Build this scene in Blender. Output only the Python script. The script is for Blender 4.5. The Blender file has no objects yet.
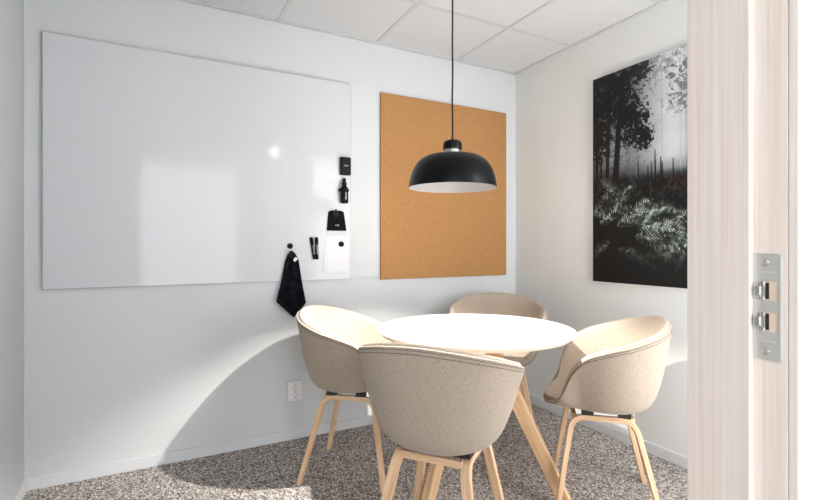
import bpy, bmesh, math, random
import numpy as np
from mathutils import Vector, Matrix
random.seed(4); rng = np.random.default_rng(7)
sc = bpy.context.scene
C = sc.collection
PI = math.pi
EYE = 1.118
CEIL = 2.4
XL, XR, YB = -0.547, 2.333, 2.733      # room: left wall, right wall, back wall
YF0, YF1 = 0.333, 0.484                 # front partition (corridor face, room face)
YH = -2.0                              # corridor window wall

# ------------------------------------------------------------------ materials
def lin(c):
    return tuple(((x/255)/12.92 if x/255 <= .04045 else ((x/255+.055)/1.055)**2.4) for x in c)
def mat(name, rgb, rough=.6, metal=0., spec=.5, coat=0.):
    m = bpy.data.materials.new(name); m.use_nodes = True
    b = m.node_tree.nodes['Principled BSDF']
    b.inputs['Base Color'].default_value = (*lin(rgb), 1)
    b.inputs['Roughness'].default_value = rough
    b.inputs['Metallic'].default_value = metal
    b.inputs['Specular IOR Level'].default_value = spec
    b.inputs['Coat Weight'].default_value = coat
    return m
def nodes(m):
    nt = m.node_tree
    return nt, nt.nodes, nt.links, nt.nodes['Principled BSDF']
def coords(nt, kind='Object', scale=(1, 1, 1)):
    t = nt.nodes.new('ShaderNodeTexCoord'); mp = nt.nodes.new('ShaderNodeMapping')
    mp.inputs['Scale'].default_value = scale
    nt.links.new(t.outputs[kind], mp.inputs['Vector'])
    return mp.outputs['Vector']
def noise(nt, vec, scale, detail=3, rough=.5):
    n = nt.nodes.new('ShaderNodeTexNoise'); n.inputs['Scale'].default_value = scale
    n.inputs['Detail'].default_value = detail; n.inputs['Roughness'].default_value = rough
    nt.links.new(vec, n.inputs['Vector']); return n.outputs['Fac']
def ramp(nt, fac, stops):
    r = nt.nodes.new('ShaderNodeValToRGB'); e = r.color_ramp.elements
    e[0].position, e[0].color = stops[0][0], (*lin(stops[0][1]), 1)
    e[1].position, e[1].color = stops[-1][0], (*lin(stops[-1][1]), 1)
    for p, c in stops[1:-1]:
        q = e.new(p); q.color = (*lin(c), 1)
    nt.links.new(fac, r.inputs['Fac']); return r.outputs['Color']
def bump(nt, fac, strength, dist=.002):
    b = nt.nodes.new('ShaderNodeBump'); b.inputs['Strength'].default_value = strength
    b.inputs['Distance'].default_value = dist
    nt.links.new(fac, b.inputs['Height'])
    nt.links.new(b.outputs['Normal'], nt.nodes['Principled BSDF'].inputs['Normal'])

def m_wall(name, rgb):
    m = mat(name, rgb, .85, spec=.2); nt, N, L, B = nodes(m)
    f = noise(nt, coords(nt), 260, 2); bump(nt, f, .25, .0008); return m
M = {}
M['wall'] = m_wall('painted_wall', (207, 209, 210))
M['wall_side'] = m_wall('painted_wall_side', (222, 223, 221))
M['wall_left'] = m_wall('painted_wall_shaded', (192, 195, 198))  # same wall paint, darkened to stand in for shade on this side
M['trim'] = mat('painted_trim', (212, 214, 216), .5)
M['tile'] = m_wall('ceiling_tile', (203, 204, 206))
M['grid'] = mat('ceiling_grid', (190, 191, 192), .5)
M['white'] = mat('white_plastic', (228, 228, 228), .35)
M['laminate'] = mat('white_laminate', (240, 239, 236), .35)
M['plyedge'] = mat('white_laminate_edge', (222, 212, 200), .5)
M['board'] = mat('whiteboard_enamel', (204, 205, 208), .07, spec=.26)
M['boardedge'] = mat('whiteboard_edge_shaded', (158, 160, 163), .35, .3)  # edge greyed down to draw the thin shadow line around the board
M['paper'] = mat('paper', (222, 222, 224), .8)
M['ink'] = mat('printed_grey', (170, 170, 172), .8)
M['blackplastic'] = mat('black_plastic', (11, 11, 13), .5, spec=.2)
M['felt'] = mat('black_felt', (20, 20, 23), .95, spec=.1)
M['lampblack'] = mat('matt_black_lacquer', (4, 5, 7), .36, spec=.22)
M['cord'] = mat('black_cord', (14, 14, 15), .7)
M['lampinner'] = mat('pale_grey_lamp_lining', (158, 156, 154), .6)
M['steel'] = mat('brushed_steel', (205, 206, 202), .42, .55)
M['screw'] = mat('polished_steel', (215, 215, 212), .2, 1.)
M['darkmetal'] = mat('black_steel', (30, 29, 29), .45)
M['mortise'] = mat('raw_pale_wood', (222, 203, 184), .7)
M['hole'] = mat('dark_hole', (22, 22, 22), .8)
M['mark'] = mat('light_print', (200, 200, 204), .6)
M['etch'] = mat('etched_mark', (225, 226, 222), .5)
M['seam'] = mat('seam_thread', (92, 82, 72), .9)
M['canvas'] = mat('canvas_edge', (226, 226, 224), .7)

def m_fabric(name, c0, c1):
    m = mat(name, c1, .92, spec=.15); nt, N, L, B = nodes(m)
    v = coords(nt, 'Object', (1, 1, 1))
    vz = coords(nt, 'Object', (1000, 1000, 130)); vh = coords(nt, 'Object', (130, 130, 1000))
    a = noise(nt, vz, 1, 2); b = noise(nt, vh, 1, 2)
    mx = N.new('ShaderNodeMath'); mx.operation = 'ADD'; L.new(a, mx.inputs[0]); L.new(b, mx.inputs[1])
    h = N.new('ShaderNodeMath'); h.operation = 'MULTIPLY'; L.new(mx.outputs[0], h.inputs[0]); h.inputs[1].default_value = .5
    L.new(ramp(nt, h.outputs[0], [(.36, c0), (.62, c1)]), B.inputs['Base Color'])
    bump(nt, h.outputs[0], .5, .001)
    B.inputs['Sheen Weight'].default_value = .15
    return m
M['fabric'] = m_fabric('beige_wool', (139, 125, 111), (182, 168, 153))
M['litfabric'] = m_fabric('beige_wool_lit', (156, 142, 127), (190, 176, 161))  # same wool, lightened for lamp light on the rim and inside

def m_wood(name, c0, c1, c2, kind='UV', scale=(3, 60, 1), rough=.5):
    m = mat(name, c1, rough, spec=.35); nt, N, L, B = nodes(m)
    v = coords(nt, kind, scale)
    f = noise(nt, v, 1, 5, .6)
    L.new(ramp(nt, f, [(.3, c0), (.5, c1), (.7, c2)]), B.inputs['Base Color'])
    bump(nt, f, .12, .001)
    return m
M['oak'] = m_wood('soaped_oak', (190, 150, 112), (216, 182, 146), (230, 202, 170))
M['table_oak'] = m_wood('oiled_oak', (180, 140, 100), (208, 172, 132), (222, 192, 154))
M['jamb'] = m_wood('whitewashed_oak', (221, 206, 195), (229, 217, 208), (234, 225, 218), 'Object', (150, 150, 2.0), .6)

def m_carpet():
    m = mat('mottled_carpet', (130, 120, 112), .97, spec=.05); nt, N, L, B = nodes(m)
    v = coords(nt, 'Object', (1, 1, 1))
    w = N.new('ShaderNodeTexVoronoi'); w.inputs['Scale'].default_value = 190; w.inputs['Randomness'].default_value = 1
    mp = coords(nt, 'Object', (1.0, .62, 1)); L.new(mp, w.inputs['Vector'])
    s = N.new('ShaderNodeSeparateColor'); L.new(w.outputs['Color'], s.inputs['Color'])
    n = noise(nt, v, 38, 3, .7)
    a = N.new('ShaderNodeMath'); a.operation = 'MULTIPLY_ADD'; L.new(s.outputs[0], a.inputs[0]); a.inputs[1].default_value = .62
    b = N.new('ShaderNodeMath'); b.operation = 'MULTIPLY'; L.new(n, b.inputs[0]); b.inputs[1].default_value = .4
    L.new(b.outputs[0], a.inputs[2])
    L.new(ramp(nt, a.outputs[0], [(.14, (72, 65, 61)), (.36, (126, 118, 112)), (.56, (163, 155, 149)), (.78, (218, 212, 207))]), B.inputs['Base Color'])
    bump(nt, a.outputs[0], .9, .006)
    return m
M['carpet'] = m_carpet()
def m_cork():
    m = mat('cork', (200, 148, 84), .9, spec=.15); nt, N, L, B = nodes(m)
    f = noise(nt, coords(nt), 210, 4, .75)
    L.new(ramp(nt, f, [(.3, (132, 91, 52)), (.48, (170, 125, 80)), (.7, (191, 148, 101))]), B.inputs['Base Color'])
    bump(nt, f, .3, .001); return m
M['cork'] = m_cork()
M['corkedge'] = mat('cork_frame', (150, 108, 62), .7)
def m_glass():
    m = bpy.data.materials.new('clear_glass'); m.use_nodes = True; nt = m.node_tree
    for n in list(nt.nodes): nt.nodes.remove(n)
    o = nt.nodes.new('ShaderNodeOutputMaterial'); mx = nt.nodes.new('ShaderNodeMixShader')
    t = nt.nodes.new('ShaderNodeBsdfTransparent'); g = nt.nodes.new('ShaderNodeBsdfGlossy'); f = nt.nodes.new('ShaderNodeFresnel')
    t.inputs['Color'].default_value = (.95, .965, .96, 1); g.inputs['Roughness'].default_value = 0.02
    f.inputs['IOR'].default_value = 1.35
    nt.links.new(f.outputs[0], mx.inputs[0]); nt.links.new(t.outputs[0], mx.inputs[1]); nt.links.new(g.outputs[0], mx.inputs[2])
    nt.links.new(mx.outputs[0], o.inputs[0]); return m
M['glass'] = m_glass()
def m_emit(name, rgb, k):
    m = mat(name, (255, 255, 255)); nt, N, L, B = nodes(m)
    B.inputs['Emission Color'].default_value = (*rgb, 1); B.inputs['Emission Strength'].default_value = k; return m
SPOT = 150
M['bulb'] = m_emit('lit_bulb', (1, .90, .79), 6)
M['blind'] = m_emit('backlit_blind', (.94, .97, 1.0), 4.3)
M['panel_glow'] = m_emit('added_panel_glow', (.94, .97, 1.0), 5.6)  # glow of the added side panel
M['downlight'] = m_emit('lit_diffuser', (1, .97, .93), 16)
def m_art():
    m = mat('printed_canvas', (80, 80, 80), .5, spec=.3); nt, N, L, B = nodes(m)
    a = N.new('ShaderNodeVertexColor'); a.layer_name = 'Print'; L.new(a.outputs['Color'], B.inputs['Base Color']); return m
M['art'] = m_art()

# ------------------------------------------------------------------ helpers
def finish(name, bm, m, parent=None, smooth=35, uv=False):
    me = bpy.data.meshes.new(name)
    bmesh.ops.recalc_face_normals(bm, faces=bm.faces)
    bm.to_mesh(me); bm.free()
    if smooth:
        me.polygons.foreach_set('use_smooth', [True]*len(me.polygons))
        me.set_sharp_from_angle(angle=math.radians(smooth))
    me.materials.append(m)
    o = bpy.data.objects.new(name, me); C.objects.link(o)
    if smooth == 35:
        wn = o.modifiers.new('face_weighted_normals', 'WEIGHTED_NORMAL'); wn.keep_sharp = True; wn.weight = 90
    if parent: o.parent = parent
    return o
def empty(name, loc=(0, 0, 0), rz=0.):
    o = bpy.data.objects.new(name, None); C.objects.link(o)
    o.empty_display_size = .1
    o.location = loc; o.rotation_euler = (0, 0, rz); return o
def tag(o, label, cat, group=None):
    o['label'] = label; o['category'] = cat
    if group: o['group'] = group
    return o
def structure(o): o['kind'] = 'structure'; return o
def box(bm, x0, x1, y0, y1, z0, z1, bev=0., mtx=None, seg=2):
    r = bmesh.ops.create_cube(bm, size=1)['verts']
    bmesh.ops.scale(bm, verts=r, vec=(x1-x0, y1-y0, z1-z0))
    bmesh.ops.translate(bm, verts=r, vec=((x0+x1)/2, (y0+y1)/2, (z0+z1)/2))
    if bev:
        es = {e for v in r for e in v.link_edges}
        q = bmesh.ops.bevel(bm, geom=list(es), offset=bev, segments=seg, affect='EDGES', profile=.5)
        r = list({v for f in q['faces'] for v in f.verts} | {v for v in r if v.is_valid})
    if mtx: bmesh.ops.transform(bm, matrix=mtx, verts=r)
    return r
def mbox(name, m, parent, *a, **k):
    bm = bmesh.new(); box(bm, *a, **k); return finish(name, bm, m, parent)
def lathe(bm, prof, n=48, c=(0, 0, 0), closed=False):
    rings = []
    for r, z in prof:
        if r < 1e-6: rings.append([bm.verts.new((c[0], c[1], c[2]+z))])
        else: rings.append([bm.verts.new((c[0]+r*math.cos(2*PI*k/n), c[1]+r*math.sin(2*PI*k/n), c[2]+z)) for k in range(n)])
    pairs = list(zip(rings, rings[1:])) + ([(rings[-1], rings[0])] if closed else [])
    for a, b in pairs:
        for k in range(n):
            k2 = (k+1) % n
            if len(a) == 1 and len(b) == 1: continue
            if len(a) == 1: bm.faces.new((a[0], b[k], b[k2]))
            elif len(b) == 1: bm.faces.new((a[k], a[k2], b[0]))
            else: bm.faces.new((a[k], a[k2], b[k2], b[k]))
    return rings
def tube(bm, pts, r, n=8, closed=False):
    pts = [Vector(p) for p in pts]; rings = []; N = len(pts)
    up = Vector((0, 0, 1)); prev = None
    for i, p in enumerate(pts):
        a = pts[(i-1) % N] if (closed or i) else p
        b = pts[(i+1) % N] if (closed or i < N-1) else p
        t = (b-a).normalized()
        if prev is None:
            u = t.orthogonal().normalized()
        else:
            u = (prev - t*prev.dot(t)).normalized()
        prev = u; w = t.cross(u)
        rings.append([bm.verts.new(p + u*r*math.cos(2*PI*k/n) + w*r*math.sin(2*PI*k/n)) for k in range(n)])
    for i in range(N if closed else N-1):
        a, b = rings[i], rings[(i+1) % N]
        off = 0
        if closed and i == N-1:
            off = min(range(n), key=lambda q: (a[0].co-b[q].co).length)
        for k in range(n):
            bm.faces.new((a[k], a[(k+1) % n], b[(k+1+off) % n], b[(k+off) % n]))
    if not closed:
        bm.faces.new(rings[0][::-1]); bm.faces.new(rings[-1])
def beam(bm, pts, nrm, w, t, ch=.004, wend=None):
    """rectangular bar swept along pts; w is measured along nrm, t across; UV u = length, v = around"""
    uvl = bm.loops.layers.uv.verify()
    pts = [Vector(p) for p in pts]; nrm = Vector(nrm).normalized(); rings = []; L = [0]
    for a, b in zip(pts, pts[1:]): L.append(L[-1]+(b-a).length)
    for i, p in enumerate(pts):
        a = pts[max(i-1, 0)]; b = pts[min(i+1, len(pts)-1)]
        tg = (b-a).normalized(); sd = tg.cross(nrm).normalized()
        k = 1.
        if 0 < i < len(pts)-1:
            c = (pts[i]-pts[i-1]).normalized().dot((pts[i+1]-pts[i]).normalized()); k = 1/max(.5, math.sqrt((1+c)/2))
        ww = w if wend is None else w + (wend-w)*L[i]/L[-1]
        hw, ht = ww/2, t/2*k
        sec = [(hw, ht-ch), (hw-ch, ht), (-hw+ch, ht), (-hw, ht-ch), (-hw, -ht+ch), (-hw+ch, -ht), (hw-ch, -ht), (hw, -ht+ch)]
        rings.append([bm.verts.new(p + nrm*x + sd*y) for x, y in sec])
    per = [0]
    for k in range(8):
        per.append(per[-1] + (rings[0][k].co-rings[0][(k+1) % 8].co).length)
    for i in range(len(pts)-1):
        for k in range(8):
            f = bm.faces.new((rings[i][k], rings[i][(k+1) % 8], rings[i+1][(k+1) % 8], rings[i+1][k]))
            uv = [(L[i], per[k]), (L[i], per[k+1]), (L[i+1], per[k+1]), (L[i+1], per[k])]
            for lp, q in zip(f.loops, uv): lp[uvl].uv = q
    for r in (rings[0][::-1], rings[-1]):
        f = bm.faces.new(r)
        for lp in f.loops: lp[uvl].uv = (lp.vert.co.x, lp.vert.co.y)
def disc_y(bm, x, z, y0, y1, r, n=24, bev=.0):
    """short cylinder with axis along Y from y0 (toward viewer) to y1"""
    prof = [(0, y0), (r-bev, y0), (r, y0+bev), (r, y1), (0, y1)]
    rings = []
    for rr, yy in prof:
        if rr == 0: rings.append([bm.verts.new((x, yy, z))])
        else: rings.append([bm.verts.new((x+rr*math.cos(2*PI*k/n), yy, z+rr*math.sin(2*PI*k/n))) for k in range(n)])
    for a, b in zip(rings, rings[1:]):
        for k in range(n):
            k2 = (k+1) % n
            if len(a) == 1: bm.faces.new((a[0], b[k], b[k2]))
            elif len(b) == 1: bm.faces.new((a[k], a[k2], b[0]))
            else: bm.faces.new((a[k], a[k2], b[k2], b[k]))
def arc(cx, cy, r, a0, a1, n):
    return [(cx+r*math.cos(a0+(a1-a0)*k/n), cy+r*math.sin(a0+(a1-a0)*k/n)) for k in range(n+1)]
def glyphs(bm, x0, x1, z0, z1, y, n, axis='y', seed=1):
    """a run of tiny unreadable characters as short raised strokes"""
    r = random.Random(seed); w = (x1-x0)/n
    for k in range(n):
        a = x0+k*w; b = a+w*.68
        def put(p0, p1, q0, q1):
            if axis == 'y': box(bm, p0, p1, y-.0004, y, q0, q1)
            else: box(bm, y-.0004, y, p0, p1, q0, q1)
        th = (z1-z0)*.2
        put(a, a+w*.2, z0, z1)
        c = r.random()
        if c < .7: put(a, b, z1-th, z1)
        if c > .3: put(a, b, z0, z0+th)
        if .2 < c < .8: put(a, b, (z0+z1)/2-th/2, (z0+z1)/2+th/2)
        if r.random() < .4: put(b-w*.2, b, z0, z1)

# ------------------------------------------------------------------ room shell
T = .12
XC0, XC1 = -2.4, 3.4          # corridor extents
def shell(name, m, *a, **k): return structure(mbox(name, m, None, *a, **k))
shell('floor', M['carpet'], XC0-T, XC1+T, YH-T, YB+T, -.1, 0)
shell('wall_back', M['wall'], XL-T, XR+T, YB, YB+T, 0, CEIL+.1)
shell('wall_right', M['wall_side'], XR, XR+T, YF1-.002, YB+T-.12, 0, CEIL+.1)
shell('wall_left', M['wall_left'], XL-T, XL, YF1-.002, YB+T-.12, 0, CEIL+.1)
# ceiling: tiles + T-bar grid
ceil = shell('ceiling', M['tile'], XC0-T, XC1+T, YH-T, YB+T, CEIL, CEIL+.1)
bm = bmesh.new()
GX0, GY0, G = 1.808, 2.175, .606
gz0, gz1 = CEIL-.004, CEIL+.002
xs = [GX0+G*k for k in range(-8, 4)]; ys = [GY0+G*k for k in range(-8, 2)]
def bars(bm, x0, x1, y0, y1):
    for x in xs:
        if x0+.03 < x < x1-.03: box(bm, x-.012, x+.012, y0, y1, gz0, gz1)
    for y in ys:
        if y0+.03 < y < y1-.03: box(bm, x0, x1, y-.012, y+.012, gz0+.0004, gz1)
bars(bm, XL, XR, YF1, YB)
for a in ((XL, XR, YB-.022, YB), (XL, XL+.022, YF1, YB), (XR-.022, XR, YF1, YB), (XL, XR, YF1, YF1+.022)):
    box(bm, *a, CEIL-.007, CEIL+.002)
structure(finish('trim_1', bm, M['grid'], None, 0))
# corridor behind the camera
shell('wall_corridor_left', M['wall_side'], XC0-T, XC0, YH-T, YF0, 0, CEIL+.1)
shell('wall_corridor_right', M['wall_side'], XC1, XC1+T, YH-T, YF0, 0, CEIL+.1)
WX0, WX1, WZ0, WZ1 = -1.9, 1.03, .25, 2.3
VX0, VX1 = 1.25, 3.2
DAY = 9.5
bm = bmesh.new()
box(bm, XC0, WX0, YH-T, YH, 0, CEIL+.1); box(bm, WX1, VX0, YH-T, YH, 0, CEIL+.1); box(bm, VX1, XC1, YH-T, YH, 0, CEIL+.1)
for a, b in ((WX0, WX1), (VX0, VX1)):
    box(bm, a, b, YH-T, YH, 0, WZ0); box(bm, a, b, YH-T, YH, WZ1, CEIL+.1)
structure(finish('wall_corridor', bm, M['wall_side'], None, 0))
for nm, wa, wb_ in (('window_1', WX0, WX1), ('added_window_3', VX0, VX1)):  # the second window is added, its glowing blind lifts the room light
    w = structure(empty(nm, (0, YH-.06, 0))); mid = (wa+wb_)/2
    bm = bmesh.new()
    for a in ((wa, wa+.05, WZ0, WZ1), (wb_-.05, wb_, WZ0, WZ1), (wa, wb_, WZ0, WZ0+.05), (wa, wb_, WZ1-.05, WZ1), (mid-.03, mid+.03, WZ0, WZ1)):
        box(bm, a[0], a[1], -.03, .045, a[2], a[3])
    finish('window_frame', bm, M['white'], w, 0)
    mbox('roller_blind', M['blind'], w, wa+.02, wb_-.02, .034, .036, WZ0+.02, WZ1-.02)['label'] = 'daylit white roller blind'
    mbox('pane', M['glass'], w, wa+.04, wb_-.04, -.004, .004, WZ0+.04, WZ1-.04)
# front partition with door opening and added glowing side panel
DX0, DX1, DZ = -.17, .80, 2.05
SX0, SX1, SZ0, SZ1 = 1.42, 2.28, .10, 2.10
bm = bmesh.new()
box(bm, XC0, DX0-.03, YF0, YF1, 0, CEIL+.05)
box(bm, DX0-.03, DX1+.03, YF0, YF1, DZ+.03, CEIL+.05)
box(bm, DX1+.03, SX0, YF0, YF1, 0, CEIL+.05)
box(bm, SX0, SX1, YF0, YF1, SZ1, CEIL+.05)
box(bm, SX0, SX1, YF0, YF1, 0, SZ0)
box(bm, SX1, XC1, YF0, YF1, 0, CEIL+.05)
structure(finish('wall_front', bm, M['wall'], None, 0))
w = structure(empty('added_light_panel', (0, (YF0+YF1)/2, 0)))  # unseen panel, added to light the room from the front right
bm = bmesh.new()
for a in ((SX0, SX0+.035, SZ0, SZ1), (SX1-.035, SX1, SZ0, SZ1), (SX0, SX1, SZ0, SZ0+.035), (SX0, SX1, SZ1-.035, SZ1)):
    box(bm, a[0], a[1], -.05, .05, a[2], a[3])
finish('window_frame', bm, M['jamb'], w, 0)
mbox('pane', M['panel_glow'], w, SX0+.03, SX1-.03, -.005, .005, SZ0+.03, SZ1-.03)
# door frame (the leaf is opened out of sight)
d = structure(empty('door_1', (0, 0, 0)))
d['label'] = 'pale whitewashed oak door frame at the right edge'
HY0, HY1 = .9475, 1.1065      # strike plate height span
PX = DX1
def jamb_with_mortise():
    bm = bmesh.new()
    # rebate strip in which the strike plate sits, and the small corridor-side bead
    box(bm, DX1, DX1+.031, .345, .395, 0, DZ+.03)
    box(bm, DX1+.0012, DX1+.031, YF0-.001, .3445, 0, DZ+.03, bev=.002)
    return bm
bm = jamb_with_mortise(); finish('door_jamb', bm, M['jamb'], d, 35)
mbox('door_stop', M['jamb'], d, DX1-.012, DX1+.031, .3895, YF1+.001, 0, DZ+.03, bev=.0015)
bm = bmesh.new()
box(bm, DX0-.031, DX0, .3895-.056, .3895, 0, DZ+.03, bev=.0015)
finish('door_jamb', bm, M['jamb'], d, 35)
mbox('door_stop', M['jamb'], d, DX0-.031, DX0+.012, .3895, YF1+.001, 0, DZ+.03, bev=.0015)
bm = bmesh.new()
box(bm, DX0, DX1, YF0, .3895, DZ, DZ+.03); box(bm, DX0+.012, DX1-.012, .3895, YF1, DZ-.012, DZ+.03)
finish('door_head', bm, M['jamb'], d, 0)
# strike plate: outline with two windows, lips, rollers, screws and small etched writing
sp = empty('strike_plate', (0, 0, 0)); sp.parent = d; sp['label'] = 'brushed steel strike plate with two latch openings'
bm = bmesh.new()
y0, y1 = .3525, .3893; z0, z1 = HY0, HY1
hy0, hy1 = .3552, .3775
wins = [(z0+.0425, z0+.0725), (z0+.0885, z0+.1185)]
def pl(ya, yb, za, zb): box(bm, DX1-.0022, DX1-.0002, ya, yb, za, zb)
zc = [z0+.004, wins[0][0], wins[0][1], wins[1][0], wins[1][1], z1-.004]
pl(y0, y1, zc[0], zc[1]); pl(y0, y1, zc[2], zc[3]); pl(y0, y1, zc[4], zc[5])
pl(y0+.004, y1, z0, zc[0]); pl(y0+.004, y1, zc[5], z1)
for cz, a0 in ((z0+.004, PI), (z1-.004, PI/2)):
    pts = [(y0+.004, cz)] + arc(y0+.004, cz, .004, a0, a0+PI/2, 6)
    f = [bm.verts.new((DX1-.0022, p[0], p[1])) for p in pts]; bm.faces.new(f)
for a, b in wins:
    pl(y0, hy0, a, b); pl(hy1, y1, a, b)
finish('plate', bm, M['steel'], sp, 0)
bm = bmesh.new()
for a, b in wins:   # pockets seen through the windows: pale wood
    box(bm, DX1-.0006, DX1-.0001, hy0, hy1-.006, a, b)
finish('mortise', bm, M['mortise'], sp, 0)
bm = bmesh.new()
for a, b in wins: box(bm, DX1-.0014, DX1-.0004, hy1-.0095, hy1+.001, a+.003, b-.003)
finish('latch_recess', bm, M['hole'], sp, 0)
for a, b in wins:
    bm = bmesh.new()
    m_ = (a+b)/2
    box(bm, DX1-.0065, DX1-.001, hy1-.006, hy1-.0005, a+.006, b-.006, bev=.001)
    box(bm, DX1-.0085, DX1-.002, hy1-.001, hy1+.0065, m_-.0075, m_+.0075, bev=.0012)
    tube(bm, [(DX1-.004, hy1-.004, a+.001), (DX1-.004, hy1-.004, b-.001)], .0022, 10)
    box(bm, DX1-.0055, DX1-.002, hy1+.0015, hy1+.004, a+.002, b-.002, bev=.0006)
    finish('latch', bm, M['screw'], sp)
for z in (z0+.013, z1-.013):
    bm = bmesh.new()
    rs = []
    yc = (y0+y1)/2+.001
    for r, x in ((.0056, DX1-.0022), (.0052, DX1-.0032), (.0034, DX1-.0041), (.0, DX1-.0043)):
        rs.append([bm.verts.new((x, yc+r*math.cos(k*PI/10), z+r*math.sin(k*PI/10))) for k in range(20)] if r else [bm.verts.new((x, yc, z))])
    for a, b in zip(rs, rs[1:]):
        for k in range(20):
            if len(b) == 1: bm.faces.new((a[k], a[(k+1) % 20], b[0]))
            else: bm.faces.new((a[k], a[(k+1) % 20], b[(k+1) % 20], b[k]))
    finish('screw', bm, M['screw'], sp)
bm = bmesh.new()
for zt, n_ in ((z1-.0285, 9), (z0+.0275, 9)):
    glyphs(bm, y0+.006, y1-.008, zt, zt+.0022, DX1-.0022, n_, 'x', seed=n_)
finish('engraving', bm, M['etch'], sp, 0)

# baseboards
def base(name, *a): structure(mbox(name, M['trim'], None, *a, bev=.0025))
base('baseboard_back', XL, XR, YB-.012, YB, 0, .058)
base('baseboard_right', XR-.012, XR, YF1, YB-.0125, 0, .058)
base('baseboard_left', XL, XL+.012, YF1, YB-.0125, 0, .058)
# thin corner seal where left wall meets back wall
structure(mbox('trim_2', M['trim'], None, XL, XL+.008, YB-.008, YB, .058, CEIL-.007))

# ------------------------------------------------------------------ whiteboard
X0, X1, Z0, Z1 = -.481, 1.026, .916, 2.108
wb = tag(empty('whiteboard', (0, YB, 0)), 'large glossy frameless whiteboard mounted on the left of the back wall', 'whiteboard')
mbox('writing_surface', M['board'], wb, X0+.002, X1-.002, -.018, -.009, Z0+.002, Z1-.002, bev=.0012)
bm = bmesh.new()
box(bm, X0+.0, X1, -.0165, -.001, Z1-.0015, Z1); box(bm, X0, X1, -.0165, -.001, Z0, Z0+.0015)
box(bm, X0, X0+.0015, -.0165, -.001, Z0+.0015, Z1-.0015); box(bm, X1-.0015, X1, -.0165, -.001, Z0+.0015, Z1-.0015)
box(bm, X0+.0015, X1-.0015, -.0085, -.001, Z0+.0015, Z1-.0015)
finish('edge_frame', bm, M['boardedge'], wb, 0)
YW = YB-.018          # face of the board
# black eraser box
e = tag(empty('board_eraser', (.985, YW, 1.60)), 'black rounded magnetic eraser box, topmost item at the right edge of the whiteboard', 'eraser')
bm = bmesh.new(); box(bm, -.034, .034, -.028, -.004, -.055, .055, bev=.009, seg=3); finish('body', bm, M['blackplastic'], e)
bm = bmesh.new(); box(bm, -.031, .031, -.0045, -.0002, -.052, .052, bev=.0015); finish('felt_pad', bm, M['felt'], e)
bm = bmesh.new(); glyphs(bm, -.012, .016, -.003, .005, -.0282, 5, seed=3); finish('print', bm, M['mark'], e, 0)
# spray bottle
s = tag(empty('cleaner_bottle', (.974, YW, 1.375)), 'slim black spray bottle clipped to the whiteboard below the eraser box', 'bottle')
bm = bmesh.new(); lathe(bm, [(0, 0), (.02, 0), (.0235, .004), (.0235, .085), (.021, .094), (.0135, .103), (.0125, .108), (0, .108)], 28, (0, -.0265, 0)); finish('body', bm, M['blackplastic'], s)
bm = bmesh.new(); lathe(bm, [(0, .109), (.0145, .109), (.0145, .122), (.010, .126), (.010, .146), (.0075, .150), (0, .150)], 24, (0, -.0265, 0)); box(bm, -.003, .003, -.044, -.033, .134, .142, bev=.001); finish('nozzle', bm, M['blackplastic'], s)
bm = bmesh.new(); box(bm, -.030, .031, -.030, -.0005, .070, .088, bev=.004); box(bm, -.014, .014, -.006, -.0003, .02, .088, bev=.001); finish('clip', bm, M['felt'], s)
bm = bmesh.new()
for k in range(6): box(bm, -.002, .006, -.0505, -.0500, .022+k*.0075, .0265+k*.0075)
finish('print', bm, M['mark'], s, 0)
# felt pouch
p = tag(empty('marker_pouch', (.932, YW, 1.21)), 'black trapezoid felt pouch hanging near the lower right of the whiteboard', 'pouch')
bm = bmesh.new()
out = [(-.058, 0), (.060, 0), (.045, .112), (.030, .121), (-.034, .121), (-.050, .112)]
f0 = [bm.verts.new((x, -.0175 if z < .05 else -.011, z)) for x, z in out]; f1 = [bm.verts.new((x, -.0005, z)) for x, z in out]
bm.faces.new(f0); bm.faces.new(f1[::-1])
for k in range(6): bm.faces.new((f0[k], f1[k], f1[(k+1) % 6], f0[(k+1) % 6]))
bmesh.ops.bevel(bm, geom=list(bm.edges), offset=.002, segments=2, affect='EDGES'); finish('pouch_body', bm, M['felt'], p)
bm = bmesh.new(); glyphs(bm, -.012, .014, .028, .036, -.0176, 4, seed=8); finish('print', bm, M['mark'], p, 0)
g = tag(empty('magnet', (.925, YW-.012, 1.309)), 'black round magnet pinning the top of the felt pouch', 'magnet', 'black magnets on the whiteboard')
bm = bmesh.new(); disc_y(bm, 0, 0, -.008, .0005, .0175, 28, .0015); finish('disc', bm, M['blackplastic'], g)
bm = bmesh.new(); tube(bm, [(0, -.005, .014), (0, -.006, .024), (0, -.004, .027)], .0055, 10); finish('knob', bm, M['blackplastic'], g)
def magnet(x, z, y, label, r=.0165):
    g = tag(empty('magnet', (x, y, z)), label, 'magnet', 'black magnets on the whiteboard')
    bm = bmesh.new(); disc_y(bm, 0, 0, -.0075, .0002, r, 28, .0015); finish('disc', bm, M['blackplastic'], g)
    bm = bmesh.new(); disc_y(bm, 0, 0, -.0082, -.0070, r*.55, 24, .0004); finish('cap', bm, M['felt'], g)
magnet(.655, 1.118, YW, 'black round magnet alone on the board just above the cloth')
magnet(.963, 1.129, YW-.0026, 'black round magnet holding the white paper sheet')
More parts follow.
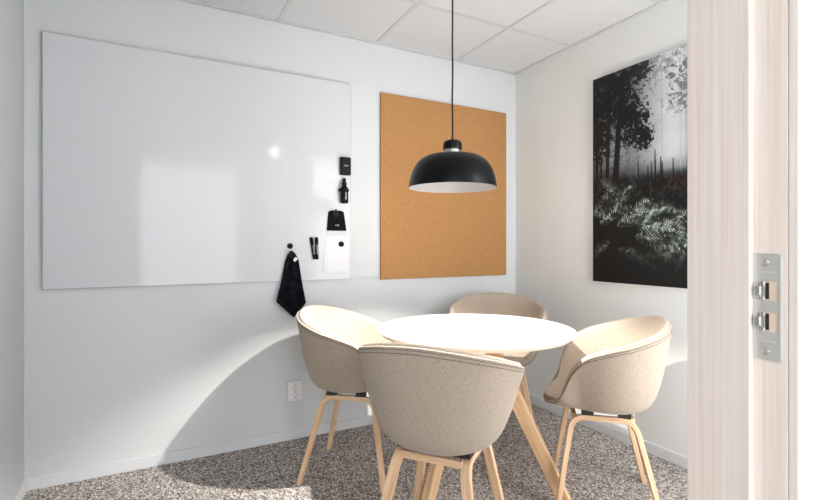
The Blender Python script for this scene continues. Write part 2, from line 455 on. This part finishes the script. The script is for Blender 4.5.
# the paper sheets
def sheet(x0, x1, z0, z1, y, label, dx=0, curl=1):
    bm = bmesh.new(); n = 8
    F = [[bm.verts.new((x0+(x1-x0)*i/n + dx*(1-j/n), y-.0035*curl*(1-j/n)**2*(1+.3*math.sin(i)), z0+(z1-z0)*j/n)) for i in range(n+1)] for j in range(n+1)]
    Bk = [[bm.verts.new(v.co+Vector((0, .0006, 0))) for v in r] for r in F]
    for j in range(n):
        for i in range(n):
            bm.faces.new((F[j][i], F[j][i+1], F[j+1][i+1], F[j+1][i])); bm.faces.new((Bk[j][i], Bk[j+1][i], Bk[j+1][i+1], Bk[j][i+1]))
    for i in range(n):
        bm.faces.new((F[0][i], Bk[0][i], Bk[0][i+1], F[0][i+1])); bm.faces.new((F[n][i+1], Bk[n][i+1], Bk[n][i], F[n][i]))
        bm.faces.new((F[i][0], F[i+1][0], Bk[i+1][0], Bk[i][0])); bm.faces.new((F[i][n], Bk[i][n], Bk[i+1][n], F[i+1][n]))
    return tag(finish('paper_sheet', bm, M['paper']), label, 'paper', 'paper sheets on the whiteboard')
sheet(.866, 1.010, .972, 1.176, YW-.0007, 'white paper sheet tucked behind the front sheet, its top edge peeking out', 0, 0)
sheet(.860, 1.016, .962, 1.158, YW-.0018, 'white front paper sheet held by a magnet low on the whiteboard', -.012)
# markers
for x0_, x1_, lab in ((.776, .797, 'black whiteboard marker, left of the pair beside the paper'), (.808, .812, 'black whiteboard marker, right of the pair beside the paper')):
    k = tag(empty('whiteboard_marker', ((x0_+x1_)/2, YW, 1.105)), lab, 'marker', 'black markers on the whiteboard')
    k.rotation_euler = (0, math.atan2(x0_-x1_, .13)*1.0, 0)
    bm = bmesh.new(); lathe(bm, [(0, -.066), (.0075, -.066), (.0092, -.060), (.0092, .022), (0, .022)], 20, (0, -.0091, 0)); finish('barrel', bm, M['blackplastic'], k)
    bm = bmesh.new(); lathe(bm, [(0, .023), (.0100, .023), (.0098, .056), (.0072, .064), (0, .066)], 20, (0, -.0091, 0)); box(bm, -.0022, .0022, -.0215, -.018, .018, .058, bev=.0008); finish('cap', bm, M['felt'], k)
    bm = bmesh.new()
    for q in range(5): box(bm, -.0025, .003, -.0190, -.0182, -.035+q*.011, -.029+q*.011)
    finish('print', bm, M['mark'], k, 0)
# hanging cloth
c = tag(empty('cleaning_cloth', (.665, YW, 1.09)), 'black microfibre cloth hanging from a magnet at the bottom edge of the whiteboard', 'cloth')
bm = bmesh.new()
nu, nv = 26, 34
def edge_l(t): return np.interp(t, [0, .05, .15, .5, .76, 1.0], [-.010, -.026, -.040, -.066, -.090, .004])
def edge_r(t): return np.interp(t, [0, .05, .13, .5, .80, 1.0], [.006, .020, .036, .058, .080, .012])
def ztop(t, u): return -t*(.385 - 0*(u))
grid = []
for j in range(nv+1):
    t = j/nv; row = []
    for i in range(nu+1):
        u = i/nu
        x = edge_l(t)+(edge_r(t)-edge_l(t))*u
        fold = math.sin(u*PI*4.2+.7+t*1.3)*.009*min(1, t*2.2+.12) + math.sin(u*PI*9+t*3)*.003*min(1, t*2)
        y = -.014 - .012*math.sin(PI*u)*min(1, .3+t) - fold*math.sin(PI*min(1, max(0, u))) ** .4
        row.append(bm.verts.new((x, min(y+ (.012 if t<.02 else 0), -.0022), -t*.378)))
    grid.append(row)
for j in range(nv):
    for i in range(nu): bm.faces.new((grid[j][i], grid[j][i+1], grid[j+1][i+1], grid[j+1][i]))
cl = finish('cloth', bm, M['felt'], c, 60)
sm = cl.modifiers.new('thickness', 'SOLIDIFY'); sm.thickness = .0022; sm.offset = 1
def m_cloth():
    m = mat('black_microfibre', (16, 17, 21), .95, spec=.08); nt, N, L, B = nodes(m)
    f = noise(nt, coords(nt), 45, 4, .7); L.new(ramp(nt, f, [(.45, (10, 10, 13)), (.66, (30, 31, 40)), (.8, (84, 88, 108))]), B.inputs['Base Color'])
    bump(nt, f, .6, .003); return m
cl.data.materials[0] = m_cloth()
bm = bmesh.new(); q = [(-.001, -.050), (.014, -.034), (.027, -.044), (.022, -.052), (.008, -.062)]
a = [bm.verts.new((x, -.036, z)) for x, z in q]; b = [bm.verts.new((x, -.0345, z)) for x, z in q]
bm.faces.new(a); bm.faces.new(b[::-1])
for k in range(5): bm.faces.new((a[k], b[k], b[(k+1) % 5], a[(k+1) % 5]))
finish('care_tag', bm, M['paper'], c, 0)['label'] = 'small white care tag'
magnet(.657, 1.069, YW-.028, 'black round magnet clamping the hanging cloth')

# ------------------------------------------------------------------ cork board
X0, X1, Z0, Z1 = 1.226, 2.232, .906, 2.09
cb = tag(empty('cork_board', (0, YB, 0)), 'tall brown cork pinboard on the back wall behind the lamp', 'pinboard')
bm = bmesh.new(); box(bm, X0, X1, -.018, -.004, Z0, Z1, bev=.002); finish('cork_panel', bm, M['cork'], cb)
bm = bmesh.new(); box(bm, X0+.004, X1-.004, -.0042, -.0002, Z0+.004, Z1-.004); finish('backing', bm, M['corkedge'], cb, 0)

# ------------------------------------------------------------------ wall socket
so = tag(empty('wall_socket', (.684, YB, .285)), 'white double power socket low on the back wall beside the left chair', 'socket')
bm = bmesh.new(); box(bm, -.044, .044, -.030, -.0003, -.055, .055, bev=.004, seg=3); finish('housing', bm, M['white'], so)
for z in (.024, -.022):
    bm = bmesh.new(); lathe_pts = []
    rings = []
    for r, y in ((.0195, -.0305), (.0195, -.0318), (.0182, -.0318), (.0176, -.0306), (0, -.0304)):
        rings.append([bm.verts.new((r*math.cos(k*PI/14), y, z+r*math.sin(k*PI/14))) for k in range(28)] if r else [bm.verts.new((0, y, z))])
    for a, b in zip(rings, rings[1:]):
        for k in range(28):
            if len(b) == 1: bm.faces.new((a[k], a[(k+1) % 28], b[0]))
            else: bm.faces.new((a[k], a[(k+1) % 28], b[(k+1) % 28], b[k]))
    out_ = finish('outlet', bm, M['white'], so)
    bm = bmesh.new()
    for dx in (-.0095, .0095): disc_y(bm, dx, z, -.0312, -.0303, .0028, 12)
    for dz in (-.0165, .0165): box(bm, -.0035, .0035, -.0325, -.0303, z+dz-.0022, z+dz+.0022)
    finish('pin_hole', bm, M['hole'], out_)

# ------------------------------------------------------------------ forest picture (a printed canvas)
def paint(W=360, Hh=540):
    im = np.zeros((Hh, W, 3)); yy, xx = np.mgrid[0:Hh, 0:W]; u = xx/W/.734; v = yy/Hh   # u: 1 = where the door frame cuts it
    def fbm(sx, sy, o=4, seed=0):
        r = np.random.default_rng(seed); a = np.zeros((Hh, W)); amp = 1; tot = 0
        for k in range(o):
            gx, gy = int(sx*2**k)+2, int(sy*2**k)+2; g = r.random((gy, gx))
            X = xx/W*(gx-1.001); Y = yy/Hh*(gy-1.001); i = X.astype(int); j = Y.astype(int); fx = X-i; fy = Y-j
            fx = fx*fx*(3-2*fx); fy = fy*fy*(3-2*fy)
            a += amp*((g[j, i]*(1-fx)+g[j, i+1]*fx)*(1-fy)+(g[j+1, i]*(1-fx)+g[j+1, i+1]*fx)*fy); tot += amp; amp *= .6
        return a/tot
    n1 = fbm(4, 6, 5, 1); n2 = fbm(30, 44, 3, 2); n3 = fbm(60, 90, 2, 3); n4 = fbm(110, 170, 2, 5)
    fog = np.clip(.30+.62*np.exp(-((u-.86)/.36)**2)-.25*np.clip(v-.25, 0, 1)*1.2 + .22*(n1-.5), 0, 1)
    fog = fog*np.clip(1-(v-.44)/.12, 0, 1)**.6
    im[...] = fog[..., None]*np.array([.86, .88, .90])
    def mul(mask, val):      # darken towards val
        im[...] = im*(1-mask[..., None]) + np.array(val)*mask[..., None]
    def line(x0, y0, x1, y1, w0, w1, col, a=1.):
        S_ = W*.734; ax, ay, bx_, by_ = x0*S_, y0*Hh, x1*S_, y1*Hh
        r0, r1 = max(.45, w0*S_/2), max(.35, w1*S_/2); R_ = max(r0, r1)+1
        i0, i1 = int(max(0, min(ax, bx_)-R_)), int(min(W, max(ax, bx_)+R_+1)); j0, j1 = int(max(0, min(ay, by_)-R_)), int(min(Hh, max(ay, by_)+R_+1))
        if i1 <= i0 or j1 <= j0: return
        Y, X = np.mgrid[j0:j1, i0:i1]; dx, dy = bx_-ax, by_-ay; q = dx*dx+dy*dy+1e-9
        t = np.clip(((X-ax)*dx+(Y-ay)*dy)/q, 0, 1); d_ = np.hypot(X-ax-t*dx, Y-ay-t*dy)
        k = np.clip(r0+(r1-r0)*t-d_+.5, 0, 1)[..., None]*a
        im[j0:j1, i0:i1] = im[j0:j1, i0:i1]*(1-k)+np.array(col)*k
    fogl = .30*np.exp(-((u-.22)/.25)**2)*np.exp(-((v-.40)/.13)**2); im += fogl[..., None]*np.clip(1-(v-.44)/.08, 0, 1)[..., None]
    # distant misty trunks
    for x, w_, d_ in ((.16, .02, .30), (.42, .018, .36), (.50, .02, .45), (.75, .012, .62), (.92, .014, .66), (.97, .02, .60)):
        line(x, .05, x+.01, .52, w_, w_*1.2, (d_, d_, d_*1.02), .45)
    # foliage masses
    can = np.clip((.40-u)*1.9+.15*(1-v*3.2)+1.5*(n2-.5)+1.3*(n3-.5)+1.0*(n4-.5)+.7*(n1-.5), 0, 1)*np.clip(1.25-v*2.0, 0, 1)
    mul(np.clip(can*2.2, 0, .88)*np.clip(1.3-v*1.6, .2, 1), (.07, .073, .08))
    for cx, cy, rx, ry in ((.30, .06, .22, .09), (.52, .04, .14, .06), (.36, .17, .20, .08), (.44, .25, .17, .06), (.50, .32, .16, .05), (.57, .36, .09, .035), (.14, .14, .2, .12), (.10, .30, .12, .10)):
        d_ = ((u-cx)/rx)**2+((v-cy)/ry)**2
        mul(np.clip((1.15-d_+1.9*(n2-.5)+2.0*(n3-.5)+1.8*(n4-.5))*2.2, 0, .96), (.03, .032, .035))
    for cx, cy, rx, ry, k_ in ((.72, .05, .26, .07, .5), (.98, .15, .14, .09, .75), (.9, .22, .12, .05, .4)):
        d_ = ((u-cx)/rx)**2+((v-cy)/ry)**2
        mul(np.clip((.55-d_*.7+2.*(n2-.5)+2.0*(n3-.5)+2.4*(n4-.5))*1.6, 0, k_*.8), (.30, .305, .31))
    # trunks
    for x0, x1, w0, w1 in ((.215, .17, .028, .042), (.35, .265, .045, .07), (.055, .05, .022, .03), (.12, .10, .012, .02)):
        line(x0, .02, x1, .55, w0, w1, (.025, .025, .028), .97)
        for k in range(14):
            y = .12+.03*k+random.random()*.01; s_ = random.choice((-1, 1)); ln = .03+.05*random.random()
            xb = x0+(x1-x0)*(y-.02)/.53; line(xb, y, xb+s_*ln, y+.008, .006, .003, (.05, .05, .055), .8)
    # undergrowth
    ug = np.clip((v-.485-.02*n1)*22, 0, 1); mul(ug, (.03, .03, .032))
    mul(ug*np.clip((n3-.52)*5, 0, .55)*np.clip((.72-v)*6, 0, 1), (.30, .31, .31))
    mul(ug*np.clip((n2-.42)*4, 0, .75)*np.clip(1-((u-.9)/.3)**2, 0, 1)*np.clip(1-((v-.565)/.05)**2, 0, 1), (.27, .16, .13))
    # flower spikes
    for x, t0, w_ in ((.37, .485, .012), (.52, .44, .022), (.62, .47, .022), (.655, .455, .02), (.69, .405, .024), (.745, .44, .026), (.76, .46, .02), (.86, .455, .02), (.40, .50, .01), (.99, .43, .03)):
        line(x, t0, x+.004, .56, .006, w_*.8, (.04, .04, .042), .95)
        for k in range(9):
            y = t0+.004+k*.010; line(x-w_*.5*min(1, .3+k*.12), y, x+w_*.5*min(1, .3+k*.12), y+.003, .006, .006, (.045, .045, .05), .9)
    # ferns
    def frond(x, y, ang, L_, b, curve=.6, tone=(1.08, 1.18, 1.12)):
        n = 17; px, py, a = x, y, ang; st = L_/n; asp = W*.734/Hh
        for k in range(n):
            t = k/n; ll = L_*.24*math.sin(PI*min(1, t*.88+.14))**.8
            for s_ in (-1, 1):
                aa = a+s_*.95
                bb = b*(.6+.9*random.random())*(1.2 if s_ < 0 else .7)
                line(px, py, px+ll*math.cos(aa), py+ll*math.sin(aa)*asp, .011, .002, tuple(min(1, bb*c) for c in tone), .9)
            line(px, py, px+st*math.cos(a), py+st*math.sin(a)*asp, .006, .005, tuple(b*.5*c for c in tone), .8)
            px += st*math.cos(a); py += st*math.sin(a)*asp; a += curve/n
    fr = [(.05, .66, -1.0, .38, .36, 1.0), (.10, .72, -.75, .42, .5, .9), (.28, .66, -1.25, .30, .5, .8), (.30, .60, -2.0, .30, .36, -.8),
          (.24, .70, -2.4, .34, .55, -.9), (.30, .73, -.5, .40, .62, .6), (.42, .72, -1.0, .34, .62, .7), (.58, .72, -.9, .30, .55, .8),
          (.20, .80, 2.7, .30, .4, -.5), (.55, .75, -.2, .44, .78, .5), (.62, .73, .15, .40, .72, .4), (.50, .78, .2, .40, .62, .4),
          (.78, .74, -.6, .34, .62, .9), (.98, .76, 2.5, .36, .55, -.6), (.30, .84, .3, .38, .34, .2), (.60, .86, .0, .30, .40, .5),
          (.85, .86, -1.0, .28, .50, .9), (.98, .80, 2.1, .30, .5, -.4), (.70, .92, -2.5, .25, .3, -.5), (.66, .66, 2.4, .26, .45, -.7),
          (.95, .68, -2.7, .30, .5, -.6), (1.15, .78, -1.2, .36, .5, .7), (1.1, .7, 2.4, .4, .5, -.5), (1.25, .85, -2.2, .36, .5, -.5)]
    for f in fr: frond(*f)
    fm = np.clip((v-.5)*12, 0, 1)[..., None]; im *= 1-fm*np.clip(.72-1.8*(n3-.28)[..., None], 0, .7)
    low = np.clip((v-.80-.05*n1)*7, 0, .93); mul(low, (.012, .013, .014))
    mul(np.clip((.06-u)*6, 0, .6)*(v > .5), (.02, .02, .022))
    return np.clip(im, 0, 1)
PY0, PY1, PZ0, PZ1 = 1.195, 1.995, .905, 2.12
pc = tag(empty('forest_picture', (XR, 0, 0)), 'tall frameless black and white picture of a misty forest with ferns, on the right wall', 'picture')
mbox('canvas_block', M['canvas'], pc, -.0300, -.0005, PY0, PY1, PZ0, PZ1, bev=.0015)
img = paint(); Hh, Wd = img.shape[:2]
lc = np.where(img <= .04045, img/12.92, ((img+.055)/1.055)**2.4)
ex = .0015
ysn = PY1-ex-(PY1-PY0-2*ex)*np.linspace(0, 1, Wd); zsn = PZ1-ex-(PZ1-PZ0-2*ex)*np.linspace(0, 1, Hh)
co = np.empty((Hh, Wd, 3)); co[..., 0] = -.0308; co[..., 1] = ysn[None, :]; co[..., 2] = zsn[:, None]
idx = np.arange(Hh*Wd).reshape(Hh, Wd)
fa = np.stack([idx[:-1, :-1], idx[1:, :-1], idx[1:, 1:], idx[:-1, 1:]], -1).reshape(-1, 4)
me = bpy.data.meshes.new('printed_face'); me.from_pydata(co.reshape(-1, 3).tolist(), [], fa.tolist())
ca = me.color_attributes.new('Print', 'FLOAT_COLOR', 'POINT')
ca.data.foreach_set('color', np.concatenate([lc.reshape(-1, 3), np.ones((Hh*Wd, 1))], 1).astype(np.float32).ravel())
me.materials.append(M['art']); fo = bpy.data.objects.new('printed_face', me); C.objects.link(fo); fo.parent = pc

# ------------------------------------------------------------------ pendant lamp
LX, LY = 1.084, 1.669
RIM = 1.363
pe = tag(empty('pendant_lamp', (LX, LY, RIM)), 'matt black dome pendant lamp hanging on a black cord above the round table', 'lamp')
R = .185
outer = [(R, 0), (R*.992, .018), (R*.965, .045), (R*.91, .078), (R*.83, .107), (R*.72, .129), (R*.58, .143), (R*.40, .150), (R*.2, .153), (.030, .1535)]
outer = [(r, z*.925) for r, z in outer]
inner = [(r-.0022 if i < 9 else r, z-.002 if i else z) for i, (r, z) in enumerate(outer)]
bm = bmesh.new(); lathe(bm, [(R-.001, -.0006)]+outer, 96); shade = finish('lamp_shade', bm, M['lampblack'], pe, 50)
bm = bmesh.new(); lathe(bm, [(R-.001, -.0006)]+inner, 96); finish('shade_lining', bm, M['lampinner'], pe, 50)['label'] = 'white inside of the shade'
bm = bmesh.new(); lathe(bm, [(0, .140), (.028, .140), (.030, .152), (.030, .161), (0, .1655)], 40); finish('collar', bm, M['steel'], pe)['label'] = 'steel collar ring'
bm = bmesh.new(); lathe(bm, [(0, .164), (.0385, .160), (.0405, .163), (.0405, .183), (.037, .192), (.029, .1975), (.012, .200), (.006, .206), (0, .206)], 48); finish('cap', bm, M['lampblack'], pe)
bm = bmesh.new(); pts = []
for k in range(40):
    z = .204+(CEIL-.03-RIM-.204)*k/39; wv = .0025*math.sin(k*.55)*min(1, k/6)*(1-k/39)
    pts.append((wv, wv*.6, z))
tube(bm, pts, .0036, 10); finish('cord', bm, M['cord'], pe)
bm = bmesh.new(); lathe(bm, [(0, CEIL-RIM-.040), (.012, CEIL-RIM-.038), (.045, CEIL-RIM-.030), (.052, CEIL-RIM-.008), (.052, CEIL-RIM-.0045), (0, CEIL-RIM-.0045)], 40); finish('ceiling_rose', bm, M['lampblack'], pe)
bm = bmesh.new(); lathe(bm, [(0, .138), (.019, .138), (.019, .128), (0, .128)], 24); finish('bulb_holder', bm, M['white'], pe)
bm = bmesh.new(); lathe(bm, [(0, .1275), (.014, .1275), (.020, .120), (.023, .110), (.020, .098), (.012, .091), (0, .089)], 24); finish('bulb', bm, M['bulb'], pe)

# ------------------------------------------------------------------ round table
TX, TY = 1.285, 1.79
TA = math.radians(-52.5)
tb = tag(empty('round_table', (TX, TY, 0), TA), 'round white-topped meeting table on splayed oak legs in the middle of the room', 'table')
bm = bmesh.new(); lathe(bm, [(0, .7375), (.445, .7375), (.4475, .739), (.4475, .7392), (.446, .7400), (0, .7402)], 128); finish('tabletop', bm, M['laminate'], tb, 30)
bm = bmesh.new(); lathe(bm, [(0, .719), (.432, .719), (.4495, .7355), (.4490, .7374), (0, .7374)], 128); finish('edge_band', bm, M['plyedge'], tb, 30)
for k in range(3):
    a = math.radians((0, 120, 256)[k])
    d_ = Vector((math.cos(a), math.sin(a), 0)); n_ = Vector((-math.sin(a), math.cos(a), 0))
    bm = bmesh.new(); beam(bm, [d_*.045+Vector((0, 0, .7185)), d_*.412], n_, .036, .066, .003)
    # foot cut level with the floor
    for v in bm.verts:
        if v.co.z < .02: v.co.z = 0 if v.co.z < .02 else v.co.z
    finish('leg', bm, M['table_oak'], tb, 30)
for k in range(3):
    a = math.radians((0, 120, 256)[k])
    d_ = Vector((math.cos(a), math.sin(a), 0)); n_ = Vector((-math.sin(a), math.cos(a), 0))
    bm = bmesh.new(); beam(bm, [Vector((0, 0, .705)), d_*.27+Vector((0, 0, .705))], n_, .045, .030, .003); finish('crossbar', bm, M['table_oak'], tb, 30)

# ------------------------------------------------------------------ shell chair
TH = [0, 18, 30, 40, 50, 60, 72, 88, 108, 130, 155, 180]
RH = [.430, .431, .446, .462, .512, .600, .662, .699, .730, .764, .790, .799]
RR = [.251, .256, .260, .266, .271, .276, .283, .294, .308, .313, .298, .288]
def spline(x, xs_, ys_):
    # Catmull-Rom through the table, mirrored at both ends
    n = len(xs_); i = max(0, min(n-2, next((k for k in range(n-1) if x <= xs_[k+1]), n-2)))
    x0, x1 = xs_[i], xs_[i+1]; t = (x-x0)/(x1-x0)
    def s(k):
        if k <= 0: return 0.
        if k >= n-1: return 0.
        return (ys_[k+1]-ys_[k-1])/(xs_[k+1]-xs_[k-1])
    m0, m1 = s(i)*(x1-x0), s(i+1)*(x1-x0)
    return (2*t**3-3*t**2+1)*ys_[i]+(t**3-2*t**2+t)*m0+(-2*t**3+3*t**2)*ys_[i+1]+(t**3-t**2)*m1
ZB = .4235
def shell_pt(th, s):
    """outer skin, th in degrees from the front, s 0 (centre of the bottom) .. 1 (rim)"""
    a = abs(((th+180) % 360)-180)
    H_, R_ = spline(a, TH, RH), spline(a, TH, RR)
    h = H_-ZB
    P1 = (.57*.27, 0.)
    if s < .3:
        r = P1[0]*s/.3; z = 0.
        z = .004*(r/P1[0])**2
    else:
        t = (s-.3)/.7
        k = min(1, h/.2)
        c1 = (R_*.744, .004); c2 = (R_*(1-.157*k), h*.308+.02*k)
        e_ = (R_, h)
        q = [(1-t)**3, 3*(1-t)**2*t, 3*(1-t)*t*t, t**3]
        r = q[0]*P1[0]+q[1]*c1[0]+q[2]*c2[0]+q[3]*e_[0]
        z = q[0]*.004+q[1]*c1[1]+q[2]*c2[1]+q[3]*e_[1]
    ra = math.radians(th)
    # the back leans outwards a little and the seat sits slightly forward
    x = r*math.cos(ra)+.022*z/.37; y = r*math.sin(ra)
    return Vector((x, y, ZB+z))
NT = 120; SS = [0, .1, .2, .3, .37, .44, .51, .58, .65, .72, .79, .86, .92, .96, 1.0]
def offset_pt(th, s, d_):
    e1 = .5; e2 = .004
    p_ = shell_pt(th, s)
    if s < .02:
        n_ = Vector((0, 0, -1))
    else:
        a = shell_pt(th+e1, s)-shell_pt(th-e1, s); b = shell_pt(th, min(1, s+e2))-shell_pt(th, s-e2)
        n_ = a.cross(b).normalized()
        if n_.dot(Vector((math.cos(math.radians(th)), math.sin(math.radians(th)), -.6))) < 0: n_ = -n_
    return p_-n_*d_
def skin(bm, d_, smax=1.):
    rows = []
    for s in SS:
        s = s*smax
        if s < 1e-6: rows.append([bm.verts.new(offset_pt(0, 0, d_))]); continue
        rows.append([bm.verts.new(offset_pt(360*k/NT, s, d_)) for k in range(NT)])
    for a, b in zip(rows, rows[1:]):
        for k in range(NT):
            k2 = (k+1) % NT
            if len(a) == 1: bm.faces.new((a[0], b[k], b[k2]))
            else: bm.faces.new((a[k], a[k2], b[k2], b[k]))
    return rows[-1]
def closed_shell(d0, d1, rim):
    bm = bmesh.new()
    A = skin(bm, d0); B_ = skin(bm, d1)
    mid = []
    for k in range(NT):
        th = 360*k/NT
        up = (offset_pt(th, 1, (d0+d1)/2)-offset_pt(th, .97, (d0+d1)/2)).normalized()
        mid.append((up, A[k].co.copy(), B_[k].co.copy()))
    prev = A
    if rim:
        for f in (.18, .5, .82):
            row = [bm.verts.new(a+(b-a)*f+u*rim*math.sin(PI*f)) for u, a, b in mid]
            for k in range(NT): bm.faces.new((prev[k], prev[(k+1) % NT], row[(k+1) % NT], row[k]))
            prev = row
    for k in range(NT): bm.faces.new((prev[k], prev[(k+1) % NT], B_[(k+1) % NT], B_[k]))
    return bm
def u_path(sy):
    """bent frame on one side: front foot, up, across, down to the rear foot"""
    fx, rx, tx0, tx1 = .203, -.206, .136, -.108
    fy, ty, zt = .193*sy, .122*sy, .393
    P = lambda x, z: Vector((x, fy+(ty-fy)*(z/zt), z))
    pts = []
    r = .055
    # straight leg, rounded corner, bar, rounded corner, leg
    def corner(A, Bc, D, n=7):
        u = (A-Bc).normalized(); v = (D-Bc).normalized()
        p0, p1 = Bc+u*r, Bc+v*r
        return [(p0*(1-t)**2+Bc*2*t*(1-t)+p1*t*t) for t in [i/n for i in range(n+1)]]
    A = P(fx, 0); B_ = P(tx0, zt); D = P(tx1, zt); E_ = P(rx, 0)
    return [A, A.lerp(B_, .5)] + corner(A, B_, D) + corner(B_, D, E_) + [E_.lerp(D, .5), E_]
def make_chair():
    t = empty('shell_armchair')
    finish('seat_shell', closed_shell(0, .0085, .001), M['fabric'], t, 60)
    finish('inner_upholstery', closed_shell(.0088, .0285, .008), M['litfabric'], t, 60)
    bm = bmesh.new()
    for s in (.992, .979):
        tube(bm, [offset_pt(360*k/NT, s, -.0004) for k in range(NT)], .0011, 6, closed=True)
    finish('seam', bm, M['seam'], t, 60)['label'] = 'dark double seam under the rim'
    for sy in (-1, 1):
        bm = bmesh.new(); pts = u_path(sy)
        n_ = (pts[-1]-pts[0]).cross(pts[len(pts)//2]-pts[0])
        beam(bm, pts, n_, .036, .022, .0035)
        for v in bm.verts:
            if v.co.z < .012: v.co.z = 0
        finish('leg_frame', bm, M['oak'], t, 40)
        for x in (.075, -.070):
            bm = bmesh.new(); box(bm, x-.024, x+.024, sy*.122-.014, sy*.122+.014, .4035, .4250, bev=.002); finish('bracket', bm, M['darkmetal'], t)
    bm = bmesh.new()
    for x in (.075, -.085): box(bm, x-.012, x+.012, -.109, .109, .4060, .4170, bev=.001)
    finish('under_bar', bm, M['darkmetal'], t)
    for x in (.128, -.104):      # oak stretchers between the two bent frames
        bm = bmesh.new(); beam(bm, [Vector((x, -.112, .388)), Vector((x, .112, .388))], (0, 0, 1), .026, .018, .002); finish('stretcher', bm, M['oak'], t, 40)
    return t
def copy_tree(o, parent=None):
    c_ = o.copy(); C.objects.link(c_); c_.parent = parent
    for ch in o.children: copy_tree(ch, c_)
    return c_
chairs = [
    (.902, 1.459, 37.6, 'beige upholstered tub armchair in front, its rounded back facing the viewer'),
    (.858, 2.230, -38.7, 'beige upholstered tub armchair at the left of the table, beside the wall socket'),
    (1.732, 1.447, 136.8, 'beige upholstered tub armchair at the right of the table, below the forest picture'),
    (1.825, 2.300, -124, 'beige upholstered tub armchair behind the table in the far corner'),
]
proto = make_chair()
clones = [proto]+[copy_tree(proto) for _ in chairs[1:]]
for o, (x, y, a, lab) in zip(clones, chairs):
    o.location = (x, y, 0); o.rotation_euler = (0, 0, math.radians(a)); tag(o, lab, 'chair', 'armchairs around the round table')

# ------------------------------------------------------------------ wall light on the front partition
dl = tag(empty('wall_light', (1.03, YF1, 2.085)), 'small round lit wall light on the front partition, seen mirrored in the whiteboard', 'light')
bm = bmesh.new(); lathe(bm, [(.052, .0), (.066, .0), (.066, .016), (.060, .020), (.052, .020)], 40, closed=True)
bmesh.ops.rotate(bm, verts=bm.verts, cent=(0, 0, 0), matrix=Matrix.Rotation(-PI/2, 3, 'X')); finish('bezel', bm, M['white'], dl)
bm = bmesh.new(); lathe(bm, [(0, .002), (.0515, .002), (.0515, .017), (0, .017)], 40)
bmesh.ops.rotate(bm, verts=bm.verts, cent=(0, 0, 0), matrix=Matrix.Rotation(-PI/2, 3, 'X')); finish('diffuser', bm, M['downlight'], dl)

# ------------------------------------------------------------------ light
sl = bpy.data.lights.new('reflector_bulb_light', 'SPOT'); sl.energy = SPOT; sl.spot_size = math.radians(116); sl.spot_blend = .30; sl.shadow_soft_size = .012; sl.color = (1, .95, .89)
so_ = bpy.data.objects.new('reflector_bulb_light', sl); C.objects.link(so_); so_.location = (LX, LY, RIM+.085)
w = bpy.data.worlds.new('sky'); sc.world = w; w.use_nodes = True
nt = w.node_tree; bg = nt.nodes['Background']
sky = nt.nodes.new('ShaderNodeTexSky'); sky.sky_type = 'HOSEK_WILKIE'; sky.turbidity = 6
nt.links.new(sky.outputs[0], bg.inputs[0]); bg.inputs[1].default_value = .6

# ------------------------------------------------------------------ camera
cam = bpy.data.cameras.new('camera'); co_ = bpy.data.objects.new('camera', cam); C.objects.link(co_)
co_.location = (0, 0, EYE); co_.rotation_euler = (math.radians(90), 0, math.radians(-28.15))
cam.sensor_width = 36; cam.lens = 36*471/825; cam.shift_y = -4/825; cam.clip_start = .02
sc.camera = co_
sc.view_settings.view_transform = 'Standard'; sc.view_settings.look = 'None'
sc.view_settings.exposure = 0.27; sc.view_settings.gamma = 1; sc.view_settings.use_curve_mapping = False
